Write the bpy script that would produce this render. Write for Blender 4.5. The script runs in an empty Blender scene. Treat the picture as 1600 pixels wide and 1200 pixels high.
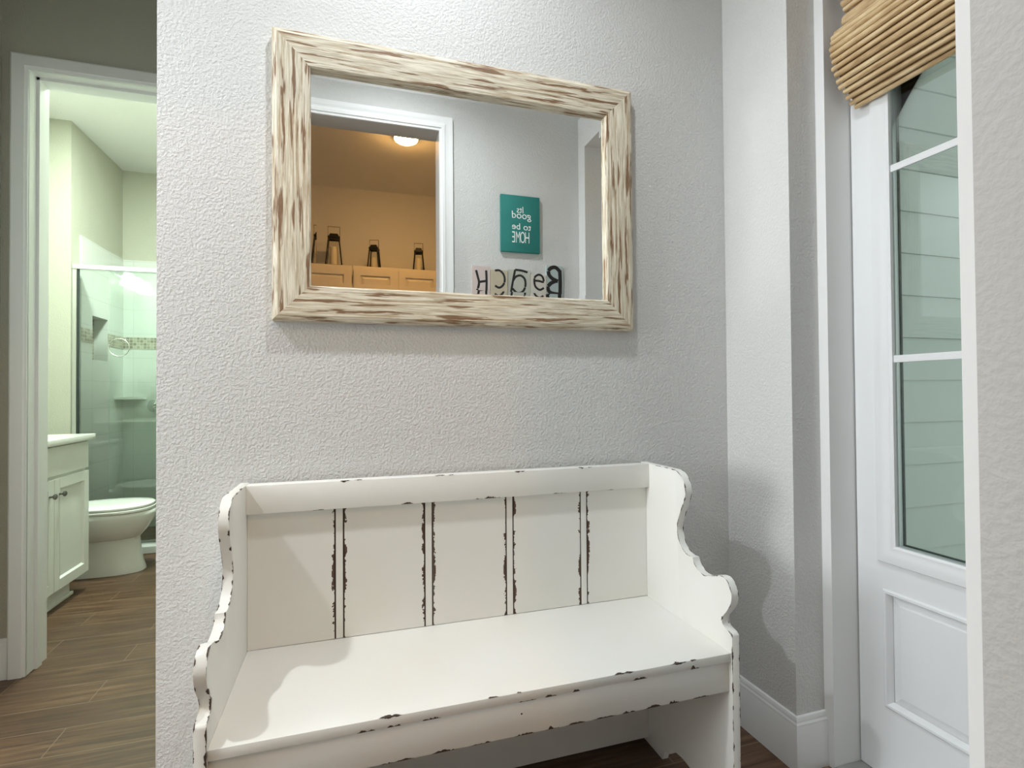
import bpy, bmesh, math, random
from mathutils import Vector, Matrix
random.seed(7)
SC = bpy.context.scene
COL = SC.collection
PI = math.pi

# ------------------------------------------------------------------ helpers
def obj(name, bm, mat, parent=None, smooth=None, loc=None):
    me = bpy.data.meshes.new(name)
    bmesh.ops.recalc_face_normals(bm, faces=bm.faces)
    bm.to_mesh(me); bm.free()
    mats = mat if isinstance(mat, (list, tuple)) else [mat]
    for m in mats:
        me.materials.append(m)
    o = bpy.data.objects.new(name, me)
    COL.objects.link(o)
    if parent is not None:
        o.parent = parent
    if loc is not None:
        o.location = loc
    if smooth is not None:
        for p in me.polygons:
            p.use_smooth = True
        me.set_sharp_from_angle(angle=math.radians(smooth))
    return o

def thing(name, label, cat, loc=(0, 0, 0), rotz=0.0, group=None):
    o = bpy.data.objects.new(name, None)
    o.empty_display_size = 0.05
    COL.objects.link(o)
    o.location = loc
    o.rotation_euler = (0, 0, rotz)
    return tag(o, label, cat, group)

def tag(o, label=None, cat=None, group=None, kind=None):
    if label: o['label'] = label
    if cat: o['category'] = cat
    if group: o['group'] = group
    if kind: o['kind'] = kind
    return o

def struct(name, bm, mat, label, cat, parent=None, smooth=None):
    o = obj(name, bm, mat, parent, smooth)
    return tag(o, label, cat, kind='structure')

def BM():
    return bmesh.new()

def box(bm, x0, x1, y0, y1, z0, z1, mi=0, bev=0.0, seg=2):
    vs = [bm.verts.new((x, y, z)) for z in (z0, z1) for y in (y0, y1) for x in (x0, x1)]
    q = [(0, 2, 3, 1), (4, 5, 7, 6), (0, 1, 5, 4), (2, 6, 7, 3), (0, 4, 6, 2), (1, 3, 7, 5)]
    fs = [bm.faces.new([vs[i] for i in f]) for f in q]
    for f in fs: f.material_index = mi
    if bev > 0:
        es = list({e for f in fs for e in f.edges})
        r = bmesh.ops.bevel(bm, geom=es, offset=bev, segments=seg, profile=0.5, affect='EDGES')
        for f in r['faces']: f.material_index = mi
    return bm

def prism(bm, pts, axis, a, b, mi=0, bev=0.0):
    """polygon pts (2-D) extruded along axis from a to b. axis x: pts=(y,z); y: (x,z); z: (x,y)"""
    def mk(p, t):
        return {'x': (t, p[0], p[1]), 'y': (p[0], t, p[1]), 'z': (p[0], p[1], t)}[axis]
    A = [bm.verts.new(mk(p, a)) for p in pts]
    B = [bm.verts.new(mk(p, b)) for p in pts]
    fa = bm.faces.new(A); fb = bm.faces.new(list(reversed(B)))
    fs = [fa, fb]
    n = len(pts)
    for i in range(n):
        fs.append(bm.faces.new([A[i], B[i], B[(i + 1) % n], A[(i + 1) % n]]))
    for f in fs: f.material_index = mi
    if bev > 0:
        es = list(set(fa.edges) | set(fb.edges))
        bmesh.ops.bevel(bm, geom=es, offset=bev, segments=2, profile=0.5, affect='EDGES')
    return bm

def loft(bm, rings, cap0=True, cap1=True, mi=0):
    R = [[bm.verts.new(p) for p in r] for r in rings]
    n = len(R[0])
    for a, b in zip(R, R[1:]):
        for i in range(n):
            f = bm.faces.new([a[i], a[(i + 1) % n], b[(i + 1) % n], b[i]]); f.material_index = mi
    if cap0: bm.faces.new(list(reversed(R[0]))).material_index = mi
    if cap1: bm.faces.new(R[-1]).material_index = mi
    return bm

def lathe(bm, prof, n=32, c=(0, 0, 0), axis='z', mi=0, cap0=True, cap1=True):
    rings = []
    for r, h in prof:
        ring = []
        for i in range(n):
            a = 2 * PI * i / n
            u, v = max(r, 1e-5) * math.cos(a), max(r, 1e-5) * math.sin(a)
            p = {'z': (u, v, h), 'x': (h, u, v), 'y': (u, h, v)}[axis]
            ring.append((c[0] + p[0], c[1] + p[1], c[2] + p[2]))
        rings.append(ring)
    return loft(bm, rings, cap0, cap1, mi)

def tube(bm, pts, r, n=10, mi=0, closed=False):
    pts = [Vector(p) for p in pts]
    N = len(pts); rings = []
    up = Vector((0, 0, 1))
    for i, p in enumerate(pts):
        if closed:
            d = (pts[(i + 1) % N] - pts[i - 1]).normalized()
        else:
            d = (pts[min(i + 1, N - 1)] - pts[max(i - 1, 0)]).normalized()
        ref = up if abs(d.dot(up)) < 0.95 else Vector((1, 0, 0))
        s = d.cross(ref).normalized(); t = s.cross(d).normalized()
        rr = r[i] if isinstance(r, (list, tuple)) else r
        rings.append([p + rr * (math.cos(2 * PI * k / n) * s + math.sin(2 * PI * k / n) * t) for k in range(n)])
    if closed:
        rings.append(rings[0])
        R = [[bm.verts.new(p) for p in q] for q in rings[:-1]]
        R.append(R[0])
        for a, b in zip(R, R[1:]):
            for i in range(n):
                bm.faces.new([a[i], a[(i + 1) % n], b[(i + 1) % n], b[i]]).material_index = mi
        return bm
    return loft(bm, rings, True, True, mi)

def sweep(bm, prof, path, N, side=1, closed=False, mi=0):
    """2-D profile (u sideways, v along N) carried along a planar path with mitred corners"""
    N = Vector(N); P = [Vector(p) for p in path]; n = len(P)
    rings = []
    for i in range(n):
        if closed:
            d1 = (P[i] - P[i - 1]).normalized(); d2 = (P[(i + 1) % n] - P[i]).normalized()
        else:
            d1 = (P[i] - P[i - 1]).normalized() if i > 0 else (P[1] - P[0]).normalized()
            d2 = (P[i + 1] - P[i]).normalized() if i < n - 1 else d1
        s1 = d1.cross(N) * side; s2 = d2.cross(N) * side
        m = (s1 + s2) / (1 + s1.dot(s2))
        rings.append([P[i] + m * u + N * v for u, v in prof])
    R = [[bm.verts.new(p) for p in r] for r in rings]
    k = len(prof)
    segs = list(zip(R, R[1:])) + ([(R[-1], R[0])] if closed else [])
    for a, b in segs:
        for i in range(k):
            bm.faces.new([a[i], a[(i + 1) % k], b[(i + 1) % k], b[i]]).material_index = mi
    if not closed:
        bm.faces.new(R[0]).material_index = mi
        bm.faces.new(list(reversed(R[-1]))).material_index = mi
    return bm

def catmull(pts, sub=5):
    out = []
    n = len(pts)
    for i in range(n - 1):
        p0 = pts[max(i - 1, 0)]; p1 = pts[i]; p2 = pts[i + 1]; p3 = pts[min(i + 2, n - 1)]
        for k in range(sub):
            t = k / sub
            out.append(tuple(0.5 * ((2 * b) + (-a + c) * t + (2 * a - 5 * b + 4 * c - d) * t * t + (-a + 3 * b - 3 * c + d) * t ** 3)
                             for a, b, c, d in zip(p0, p1, p2, p3)))
    out.append(tuple(pts[-1]))
    return out

# ------------------------------------------------------------------ materials
def S(r, g, b):
    f = lambda c: (c / 255 / 12.92) if c / 255 <= 0.04045 else ((c / 255 + 0.055) / 1.055) ** 2.4
    return (f(r), f(g), f(b), 1)

class NT:
    def __init__(self, name):
        self.m = bpy.data.materials.new(name); self.m.use_nodes = True
        self.t = self.m.node_tree; self.n = self.t.nodes; self.l = self.t.links
        self.b = self.n.get('Principled BSDF'); self.out = self.n.get('Material Output')
    def N(self, typ, **kw):
        n = self.n.new(typ)
        for k, v in kw.items():
            if k.startswith('_'):
                setattr(n, k[1:], v)
            else:
                key = int(k[1:]) if k[0] == 'i' and k[1:].isdigit() else k.replace('__', ' ')
                self.I(n.inputs[key], v)
        return n
    def I(self, sock, v):
        if hasattr(v, 'is_output') or hasattr(v, 'links') and not isinstance(v, (int, float)):
            self.l.new(v, sock)
        else:
            sock.default_value = v
    def math(self, op, a, b=None, c=None, clamp=False):
        n = self.n.new('ShaderNodeMath'); n.operation = op; n.use_clamp = clamp
        for i, v in enumerate((a, b, c)):
            if v is not None: self.I(n.inputs[i], v)
        return n.outputs[0]
    def obj(self, scale=(1, 1, 1), which='Object'):
        tc = self.n.new('ShaderNodeTexCoord')
        mp = self.n.new('ShaderNodeMapping')
        self.l.new(tc.outputs[which], mp.inputs[0])
        mp.inputs['Scale'].default_value = scale
        return mp.outputs[0]
    def noise(self, vec, scale, detail=2, rough=0.5, dist=0.0):
        n = self.n.new('ShaderNodeTexNoise')
        self.l.new(vec, n.inputs['Vector'])
        n.inputs['Scale'].default_value = scale; n.inputs['Detail'].default_value = detail
        n.inputs['Roughness'].default_value = rough; n.inputs['Distortion'].default_value = dist
        return n.outputs['Fac']
    def ramp(self, fac, stops, interp='LINEAR'):
        n = self.n.new('ShaderNodeValToRGB'); n.color_ramp.interpolation = interp
        e = n.color_ramp.elements
        while len(e) > 1: e.remove(e[-1])
        e[0].position, e[0].color = stops[0]
        for p, c in stops[1:]:
            x = e.new(p); x.color = c
        self.l.new(fac, n.inputs[0])
        return n.outputs[0]
    def mix(self, fac, a, b):
        n = self.n.new('ShaderNodeMix'); n.data_type = 'RGBA'
        self.I(n.inputs[0], fac); self.I(n.inputs[6], a); self.I(n.inputs[7], b)
        return n.outputs[2]
    def bump(self, h, strength, dist=0.002):
        n = self.n.new('ShaderNodeBump')
        n.inputs['Strength'].default_value = strength; n.inputs['Distance'].default_value = dist
        self.l.new(h, n.inputs['Height'])
        self.l.new(n.outputs[0], self.b.inputs['Normal'])
        return n.outputs[0]
    def set(self, **kw):
        for k, v in kw.items():
            self.I(self.b.inputs[k.replace('__', ' ')], v)
        return self

MATS = {}
def simple(name, col, rough=0.5, metal=0.0, var=0.03, vscale=9.0, spec=0.5, bump=None, **kw):
    t = NT(name)
    v = t.obj()
    f = t.noise(v, vscale, 3)
    c2 = tuple(max(0, c * (1 - var * 2)) for c in col[:3]) + (1,)
    t.set(Base__Color=t.mix(f, col, c2), Roughness=rough, Metallic=metal)
    t.b.inputs['Specular IOR Level'].default_value = spec
    for k, vv in kw.items(): t.I(t.b.inputs[k.replace('__', ' ')], vv)
    if bump: t.bump(t.noise(v, bump[0], 2), bump[1], bump[2] if len(bump) > 2 else 0.002)
    return t.m

def wall_paint(name, col, strength=0.55, rough=0.55):
    t = NT(name)
    v = t.obj()
    a = t.noise(v, 140, 2.5, 0.55, 0.15)
    a = t.ramp(a, [(0.36, (0, 0, 0, 1)), (0.66, (1, 1, 1, 1))])
    b = t.noise(v, 240, 2)
    h = t.math('ADD', a, t.math('MULTIPLY', b, 0.25))
    big = t.noise(v, 2.2, 2)
    c2 = tuple(c * 0.95 for c in col[:3]) + (1,)
    t.set(Base__Color=t.mix(big, col, c2), Roughness=rough)
    t.bump(h, strength, 0.0028)
    return t.m

M_WALL = wall_paint('greige_textured_wall_paint', (0.63, 0.628, 0.618, 1), 0.40)
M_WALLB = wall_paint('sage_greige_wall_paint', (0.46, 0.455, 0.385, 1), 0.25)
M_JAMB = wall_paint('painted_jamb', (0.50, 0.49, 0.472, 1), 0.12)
M_CEIL = wall_paint('ceiling_white', (0.78, 0.78, 0.77, 1), 0.3, 0.8)
M_TRIM = simple('white_trim_gloss_paint', (0.78, 0.785, 0.785, 1), 0.28, var=0.015)
M_DOOR = simple('white_door_paint', (0.74, 0.755, 0.765, 1), 0.32, var=0.012)

def floor_mat():
    t = NT('wood_look_plank_tile')
    v = t.obj()
    br = t.n.new('ShaderNodeTexBrick')
    t.l.new(v, br.inputs['Vector'])
    br.offset = 0.37; br.offset_frequency = 2; br.squash = 1.0
    br.inputs['Scale'].default_value = 1.0
    br.inputs['Brick Width'].default_value = 0.92; br.inputs['Row Height'].default_value = 0.152
    br.inputs['Mortar Size'].default_value = 0.0022; br.inputs['Mortar Smooth'].default_value = 0.3
    br.inputs['Color1'].default_value = (0, 0, 0, 1); br.inputs['Color2'].default_value = (1, 1, 1, 1)
    br.inputs['Mortar'].default_value = (0.5, 0.5, 0.5, 1)
    gv = t.obj((1.6, 22, 1))
    g = t.noise(gv, 2.2, 6, 0.62, 0.6)
    g2 = t.noise(t.obj((0.8, 60, 1)), 3.0, 3)
    gg = t.math('ADD', t.math('MULTIPLY', g, 0.75), t.math('MULTIPLY', g2, 0.25))
    wood = t.ramp(gg, [(0.30, S(50, 33, 22)), (0.46, S(86, 61, 43)), (0.58, S(106, 79, 57)), (0.74, S(146, 116, 88))])
    pl = t.math('MULTIPLY', br.outputs['Color'], 0.35)
    wood = t.mix(pl, wood, S(62, 44, 32))
    col = t.mix(br.outputs['Fac'], wood, S(118, 98, 80))
    t.set(Base__Color=col, Roughness=0.38)
    h = t.math('SUBTRACT', t.math('MULTIPLY', gg, 0.25), br.outputs['Fac'])
    t.bump(h, 0.25, 0.002)
    return t.m
M_FLOOR = floor_mat()

def chipped(name, grooves=False, amount=0.0, base=(0.765, 0.762, 0.738, 1)):
    t = NT(name)
    v = t.obj()
    chip = 0.0
    if grooves:
        sep = t.n.new('ShaderNodeSeparateXYZ'); t.l.new(v, sep.inputs[0])
        per = GROOVE_PER
        x = t.math('ADD', sep.outputs['X'], -GROOVE_0 + per / 2 + 4 * per)
        x = t.math('ABSOLUTE', t.math('SUBTRACT', t.math('MODULO', x, per), per / 2))
        d = t.math('SUBTRACT', x, GROOVE_H)
        nz = t.noise(t.obj((30, 1, 26)), 1.0, 4, 0.65)
        nf = t.noise(v, 180.0, 3)
        w = t.math('ADD', t.math('MULTIPLY', t.math('SUBTRACT', nz, 0.455), 0.050), t.math('MULTIPLY', t.math('SUBTRACT', nf, 0.5), 0.014))
        c2 = t.math('MULTIPLY', t.math('LESS_THAN', d, w), t.math('GREATER_THAN', d, 0.0))
        c2 = t.math('MULTIPLY', c2, t.math('LESS_THAN', d, 0.0070))
        c2 = t.math('MULTIPLY', c2, t.math('LESS_THAN', t.math('ABSOLUTE', t.math('SUBTRACT', sep.outputs['X'], 0.3217)), 0.42))
        chip = c2
    stain = t.noise(v, 2.4, 3, 0.55)
    paint = t.mix(t.ramp(stain, [(0.35, (0, 0, 0, 1)), (0.75, (1, 1, 1, 1))]), base, tuple(c * k for c, k in zip(base[:3], (0.98, 0.962, 0.91))) + (1,))
    brown = t.mix(t.noise(v, 60, 2), S(62, 45, 36), S(96, 72, 56))
    t.set(Base__Color=t.mix(chip, paint, brown), Roughness=0.38)
    h = t.math('SUBTRACT', t.math('MULTIPLY', t.noise(v, 30, 2), 0.08), chip)
    t.bump(h, 0.5, 0.0008)
    return t.m
GROOVE_PER, GROOVE_0, GROOVE_H = 0.2368, -0.0335, 0.0128
M_BENCH = chipped('distressed_cream_paint')
M_BENCHB = chipped('distressed_cream_boards', grooves=True)
M_BROWN = simple('bare_brown_wood', S(74, 55, 44), 0.7, var=0.15, vscale=40)

def frame_mat():
    t = NT('whitewashed_streaked_wood')
    v = t.obj((5, 75, 75))
    v2 = t.obj((3.4, 46, 46))
    v3 = t.obj((9, 230, 230))
    a = t.noise(v, 1.6, 4, 0.6, 0.3)
    b = t.noise(v2, 2.0, 3, 0.55, 0.5)
    c = t.noise(v3, 1.2, 3, 0.6)
    base = t.mix(t.ramp(c, [(0.38, (0, 0, 0, 1)), (0.62, (1, 1, 1, 1))]), S(188, 178, 156), S(228, 221, 203))
    tan = t.mix(t.ramp(a, [(0.48, (0, 0, 0, 1)), (0.64, (1, 1, 1, 1))]), base, S(176, 158, 130))
    s = t.math('ADD', t.math('MULTIPLY', b, 0.62), t.math('MULTIPLY', a, 0.38))
    st = t.ramp(s, [(0.54, (0, 0, 0, 1)), (0.59, (1, 1, 1, 1))])
    brown = t.mix(t.noise(v3, 0.9, 2), S(96, 70, 50), S(150, 116, 84))
    t.set(Base__Color=t.mix(st, tan, brown), Roughness=0.55)
    t.bump(t.math('SUBTRACT', c, t.math('MULTIPLY', st, 0.6)), 0.35, 0.001)
    return t.m
M_FRAME = frame_mat()

def mirror_mat():
    t = NT('mirror_silver')
    t.set(Base__Color=(0.965, 0.985, 0.975, 1), Metallic=1.0, Roughness=0.0)
    return t.m
M_MIRROR = mirror_mat()

def glass_mat(name, tint, ior=1.5, rough=0.0):
    t = NT(name)
    t.n.remove(t.b)
    tr = t.n.new('ShaderNodeBsdfTransparent'); tr.inputs[0].default_value = tint
    gl = t.n.new('ShaderNodeBsdfGlossy'); gl.inputs['Roughness'].default_value = rough
    fr = t.n.new('ShaderNodeFresnel'); fr.inputs[0].default_value = ior
    mx = t.n.new('ShaderNodeMixShader')
    t.l.new(fr.outputs[0], mx.inputs[0]); t.l.new(tr.outputs[0], mx.inputs[1]); t.l.new(gl.outputs[0], mx.inputs[2])
    t.l.new(mx.outputs[0], t.out.inputs[0])
    return t.m
M_DGLASS = glass_mat('door_glass_green_tint', (0.86, 0.905, 0.885, 1), 1.5)
M_SGLASS = glass_mat('shower_glass', (0.955, 0.985, 0.97, 1), 1.45)
M_LGLASS = glass_mat('lantern_glass', (0.95, 0.95, 0.93, 1), 1.3)
M_CHROME = simple('brushed_chrome', (0.80, 0.82, 0.82, 1), 0.22, 1.0, var=0.02)
M_NICKEL = simple('dark_nickel', (0.22, 0.21, 0.20, 1), 0.35, 0.9, var=0.05)
M_BLACK = simple('black_lantern_metal', (0.012, 0.012, 0.013, 1), 0.4, 0.3, var=0.1)
M_PORC = simple('white_porcelain', (0.80, 0.81, 0.79, 1), 0.10, var=0.01)
M_CAB = simple('white_vanity_paint', (0.76, 0.77, 0.74, 1), 0.35, var=0.015)
M_COUNTER = simple('white_cultured_marble', (0.82, 0.82, 0.79, 1), 0.15, var=0.04, vscale=6)
M_LCAB = simple('cream_maple_cabinet', (0.72, 0.66, 0.55, 1), 0.4, var=0.05, vscale=14)
M_GASKET = simple('dark_glazing_spacer', (0.02, 0.03, 0.028, 1), 0.5)
M_CANDLE = simple('cream_wax', (0.80, 0.74, 0.60, 1), 0.5)
M_THRESH = simple('aluminium_threshold', (0.45, 0.45, 0.44, 1), 0.4, 0.6)
M_INK = simple('black_ink', (0.012, 0.011, 0.011, 1), 0.6)
M_WHITEINK = simple('white_lettering_paint', (0.86, 0.87, 0.86, 1), 0.6)

def bamboo_mat():
    t = NT('natural_bamboo_rods')
    a = t.noise(t.obj((90, 5, 90)), 1.0, 4, 0.6)
    b = t.noise(t.obj((30, 14, 30)), 1.2, 2)
    c = t.ramp(t.math('ADD', t.math('MULTIPLY', a, 0.6), t.math('MULTIPLY', b, 0.4)),
               [(0.33, S(164, 132, 92)), (0.5, S(206, 178, 136)), (0.66, S(228, 206, 168))])
    t.set(Base__Color=c, Roughness=0.45)
    t.bump(a, 0.2, 0.0008)
    return t.m
M_BAMBOO = bamboo_mat()
M_BAMBOOBACK = simple('shade_backing_twine', S(168, 136, 94), 0.9, var=0.2)

def canvas_mat():
    t = NT('teal_canvas')
    v = t.obj()
    w = t.noise(v, 420, 2)
    b = t.noise(v, 12, 3)
    t.set(Base__Color=t.mix(b, (0.012, 0.165, 0.150, 1), (0.020, 0.215, 0.190, 1)), Roughness=0.7)
    t.bump(w, 0.3, 0.001)
    return t.m
M_TEAL = canvas_mat()

def tile_mat(name, col, grout, tw, th, rough=0.18, gsize=0.0018, two=None, axes='xz'):
    t = NT(name)
    tc = t.n.new('ShaderNodeTexCoord'); sep = t.n.new('ShaderNodeSeparateXYZ'); t.l.new(tc.outputs['Object'], sep.inputs[0])
    cmb = t.n.new('ShaderNodeCombineXYZ')
    t.l.new(t.math('ADD', sep.outputs['X'], sep.outputs['Y']), cmb.inputs[0]); t.l.new(sep.outputs['Z'], cmb.inputs[1])
    br = t.n.new('ShaderNodeTexBrick'); t.l.new(cmb.outputs[0], br.inputs['Vector'])
    br.offset = 0.0
    br.inputs['Scale'].default_value = 1.0
    br.inputs['Brick Width'].default_value = tw; br.inputs['Row Height'].default_value = th
    br.inputs['Mortar Size'].default_value = gsize; br.inputs['Mortar Smooth'].default_value = 0.2
    br.inputs['Color1'].default_value = col; br.inputs['Color2'].default_value = two or col; br.inputs['Mortar'].default_value = grout
    t.set(Base__Color=br.outputs['Color'], Roughness=rough)
    t.bump(t.math('SUBTRACT', 1.0, br.outputs['Fac']), 0.3, 0.001)
    return t.m
M_TILE = tile_mat('white_shower_tile', (0.60, 0.615, 0.59, 1), (0.50, 0.51, 0.49, 1), 0.305, 0.203)
M_MOSAIC = tile_mat('grey_brown_mosaic', S(120, 112, 98), S(190, 188, 180), 0.025, 0.025, 0.3, 0.0018, S(176, 168, 150))
M_SIDING = simple('painted_lap_siding', (0.54, 0.575, 0.55, 1), 0.6, var=0.03)
M_PORCH = simple('porch_concrete', (0.42, 0.42, 0.40, 1), 0.8, var=0.08)

def emit(name, col, strength):
    t = NT(name)
    t.set(Base__Color=(0.8, 0.8, 0.8, 1), Roughness=0.4, Emission__Color=col, Emission__Strength=strength)
    return t.m
M_LAMP = emit('warm_glowing_dome', (1.0, 0.52, 0.15, 1), 140.0)
M_VLAMP = emit('cool_glowing_shade', (0.82, 1.0, 0.86, 1), 15.0)

# ------------------------------------------------------------------ numbers of the place (metres)
W = 1.512            # hall back wall face (y)
X1 = 1.247           # hall right wall face (x)
ZC = 3.0             # ceilings
YO, YOB = 0.268, 0.148 # wall opposite: hall face and laundry face
XL0 = -0.470         # left end of the back wall
YF = 2.570           # wall with the bathroom door
BX, BY1 = -2.0, 5.12 # bathroom left wall, shower back wall
XHL = -1.335         # corridor left wall
LBY = -2.0           # laundry back wall

# ------------------------------------------------------------------ shell
b = BM(); box(b, -4.4, 1.62, -2.3, 5.4, -0.08, 0.0)
struct('floor', b, M_FLOOR, 'wood look plank tile floor of the hall and bathroom', 'floor')
b = BM(); box(b, -4.4, 1.62, -2.3, 5.4, ZC, ZC + 0.1)
struct('ceiling', b, M_CEIL, 'white textured ceiling over hall and bathroom', 'ceiling')

b = BM(); box(b, XL0, 1.60, W, W + 0.12, 0, ZC)
struct('wall_back', b, M_WALL, 'pale grey textured wall behind the mirror and bench', 'wall')
b = BM(); box(b, XL0, XL0 + 0.12, W + 0.12, YF, 0, ZC)
struct('wall_corridor', b, M_WALL, 'corridor wall round the corner from the mirror wall', 'wall')
b = BM(); box(b, XHL, XL0, W, W + 0.12, 2.45, ZC)  # added out of view, keeps the hall spot off the upper far wall
struct('wall_corridor_light_block', b, M_WALL, 'added unseen light block over the corridor entry', 'wall')
# right wall with the front door recess
RY0, RY1, RZ = 0.353, 1.232, 2.485
b = BM()
box(b, X1, 1.50, RY1, W, 0, ZC)
box(b, X1, 1.50, YO, RY0, 0, ZC)
box(b, X1, 1.50, RY0, RY1, RZ, ZC)
struct('wall_right', b, M_WALL, 'pale grey textured wall around the front door recess', 'wall')
# opposite wall with the laundry doorway the view is taken from
OX0, OX1, OZ = -0.36, 0.444, 2.50
b = BM()
box(b, -4.2, OX0 - 0.02, YOB, YO, 0, ZC)
box(b, OX1 + 0.02, 1.50, YOB, YO, 0, ZC)
box(b, OX0 - 0.02, OX1 + 0.02, YOB, YO, OZ + 0.02, ZC)
struct('wall_front', b, M_WALL, 'pale grey wall opposite the mirror, seen in its reflection', 'wall')
b = BM()
box(b, OX1, OX1 + 0.02, YOB - 0.002, YO, 0, OZ + 0.02)
box(b, OX0 - 0.02, OX0, YOB - 0.002, YO, 0, OZ + 0.02)
box(b, OX0, OX1, YOB - 0.002, YO, OZ, OZ + 0.02)
struct('trim_1', b, M_JAMB, 'painted jamb of the laundry doorway at the right edge', 'door jamb')
CAS = [(0.0, 0.0), (0.0, 0.010), (0.010, 0.010), (0.014, 0.015), (0.028, 0.0165), (0.034, 0.013), (0.044, 0.014), (0.050, 0.019), (0.070, 0.021), (0.074, 0.0)]
b = BM(); sweep(b, CAS, [(OX0, YO, 0), (OX0, YO, OZ), (OX1, YO, OZ), (OX1, YO, 0)], (0, 1, 0), 1)
co = struct('trim_2', b, M_TRIM, 'white moulded casing of the laundry doorway reflected in the mirror', 'door casing', smooth=35)

# laundry room
b = BM(); box(b, -1.4, 1.3, LBY - 0.1, LBY, 0, ZC)
struct('wall_laundry_back', b, M_WALL, 'laundry room wall above the cabinets in the reflection', 'wall')
b = BM(); box(b, 1.1, 1.2, LBY, YOB, 0, ZC)
struct('wall_laundry_right', b, M_WALL, 'right wall of the laundry room', 'wall')
b = BM(); box(b, -1.3, -1.2, LBY, YOB, 0, ZC)
struct('wall_laundry_left', b, M_WALL, 'left wall of the laundry room', 'wall')

# corridor and far walls
DX0, DX1, DZ = -1.245, -0.54, 2.436     # bathroom door opening
b = BM()
box(b, -2.12, DX0 - 0.02, YF, YF + 0.14, 0, ZC)
box(b, DX1 + 0.02, -0.30, YF, YF + 0.14, 0, ZC)
box(b, DX0 - 0.02, DX1 + 0.02, YF, YF + 0.14, DZ + 0.02, ZC)
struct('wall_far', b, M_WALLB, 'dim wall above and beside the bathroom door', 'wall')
b = BM()
box(b, DX0 - 0.02, DX0, YF - 0.003, YF + 0.145, 0, DZ + 0.02)
box(b, DX1, DX1 + 0.02, YF - 0.003, YF + 0.145, 0, DZ + 0.02)
box(b, DX0, DX1, YF - 0.003, YF + 0.145, DZ, DZ + 0.02)
box(b, DX0, DX0 + 0.011, YF + 0.05, YF + 0.085, 0, DZ)
box(b, DX0, DX1, YF + 0.05, YF + 0.085, DZ - 0.011, DZ)
struct('trim_3', b, M_TRIM, 'white jamb and stop of the bathroom doorway', 'door jamb')
CAS2 = [(0.0, 0.0), (0.0, 0.009), (0.006, 0.011), (0.010, 0.016), (0.050, 0.018), (0.056, 0.014), (0.057, 0.0)]
b = BM(); sweep(b, CAS2, [(DX0, YF, 0), (DX0, YF, DZ), (DX1, YF, DZ), (DX1, YF, 0)], (0, -1, 0), -1)
struct('trim_4', b, M_TRIM, 'white casing around the bathroom doorway', 'door casing', smooth=35)
b = BM(); box(b, XHL - 0.12, XHL, 1.50, YF, 0, ZC)
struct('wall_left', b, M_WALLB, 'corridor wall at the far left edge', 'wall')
b = BM(); sweep(b, CAS2, [(XHL, 1.75, 0), (XHL, 1.75, DZ), (XHL, 2.497, DZ), (XHL, 2.497, 0)], (1, 0, 0), 1)
struct('trim_5', b, M_TRIM, 'white door casing on the left corridor wall', 'door casing', smooth=35)
b = BM(); box(b, XHL, XHL + 0.008, 1.755, 2.492, 0.008, DZ - 0.005, bev=0.002)
struct('door_2', b, M_DOOR, 'closed white door on the left corridor wall', 'door')
# hall continuing to the left
b = BM(); box(b, -4.2, XHL - 0.12, 1.50, 1.62, 0, ZC)
struct('wall_hall_left', b, M_WALL, 'hall wall continuing to the left', 'wall')

# bathroom shell
b = BM(); box(b, BX - 0.1, BX, YF + 0.14, 4.28, 0, ZC)
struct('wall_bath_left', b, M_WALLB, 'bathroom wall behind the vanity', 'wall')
b = BM(); box(b, -0.46, -0.36, YF + 0.14, 5.2, 0, ZC)
struct('wall_bath_right', b, M_WALLB, 'right bathroom wall hidden by the corner', 'wall')
SXL = -1.838
NY0, NY1, NZ0, NZ1 = 4.57, 4.822, 1.375, 1.70
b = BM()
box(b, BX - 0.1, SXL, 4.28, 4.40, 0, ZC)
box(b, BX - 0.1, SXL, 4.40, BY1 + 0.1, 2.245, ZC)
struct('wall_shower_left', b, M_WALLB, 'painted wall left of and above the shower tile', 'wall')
b = BM()
TX = SXL + 0.010
box(b, BX - 0.1, TX, 4.40, NY0, 0, 2.245)
box(b, BX - 0.1, TX, NY1, BY1 + 0.1, 0, 2.245)
box(b, BX - 0.1, TX, NY0, NY1, 0, NZ0)
box(b, BX - 0.1, TX, NY0, NY1, NZ1, 2.245)
struct('wall_shower_tile_left', b, M_TILE, 'white tiled left shower wall with recessed niche', 'wall')
b = BM(); box(b, BX - 0.1, TX - 0.09, NY0, NY1, NZ0, NZ1)
struct('trim_6', b, M_MOSAIC, 'mosaic tile at the back of the shower niche', 'tile niche')
b = BM(); box(b, TX, -0.46, BY1 - 0.010, BY1 + 0.1, 0, 2.245)
struct('wall_shower_tile_back', b, M_TILE, 'white tiled back wall of the shower', 'wall')
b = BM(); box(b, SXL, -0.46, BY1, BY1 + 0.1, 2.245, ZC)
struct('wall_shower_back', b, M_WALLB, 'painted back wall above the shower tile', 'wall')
b = BM(); box(b, TX + 0.003, -0.46, BY1 - 0.013, BY1 - 0.0095, 1.496, 1.594)
box(b, TX, TX + 0.003, 4.40, NY0, 1.496, 1.594); box(b, TX, TX + 0.003, NY1, BY1 - 0.010, 1.496, 1.594)
struct('trim_7', b, M_MOSAIC, 'grey brown mosaic band across the shower tile', 'tile band')
b = BM(); box(b, SXL, -0.46, 4.24, 4.37, 0, 0.055, bev=0.006)
struct('trim_8', b, M_TILE, 'low white curb under the shower glass', 'shower curb')
b = BM()
prism(b, [(TX, BY1 - 0.012), (TX + 0.17, BY1 - 0.012), (TX, BY1 - 0.182)], 'z', 1.075, 1.093)
tag(obj('corner_shelf', b, M_PORC), 'white corner shelf on the shower tile', 'shelf')

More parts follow.
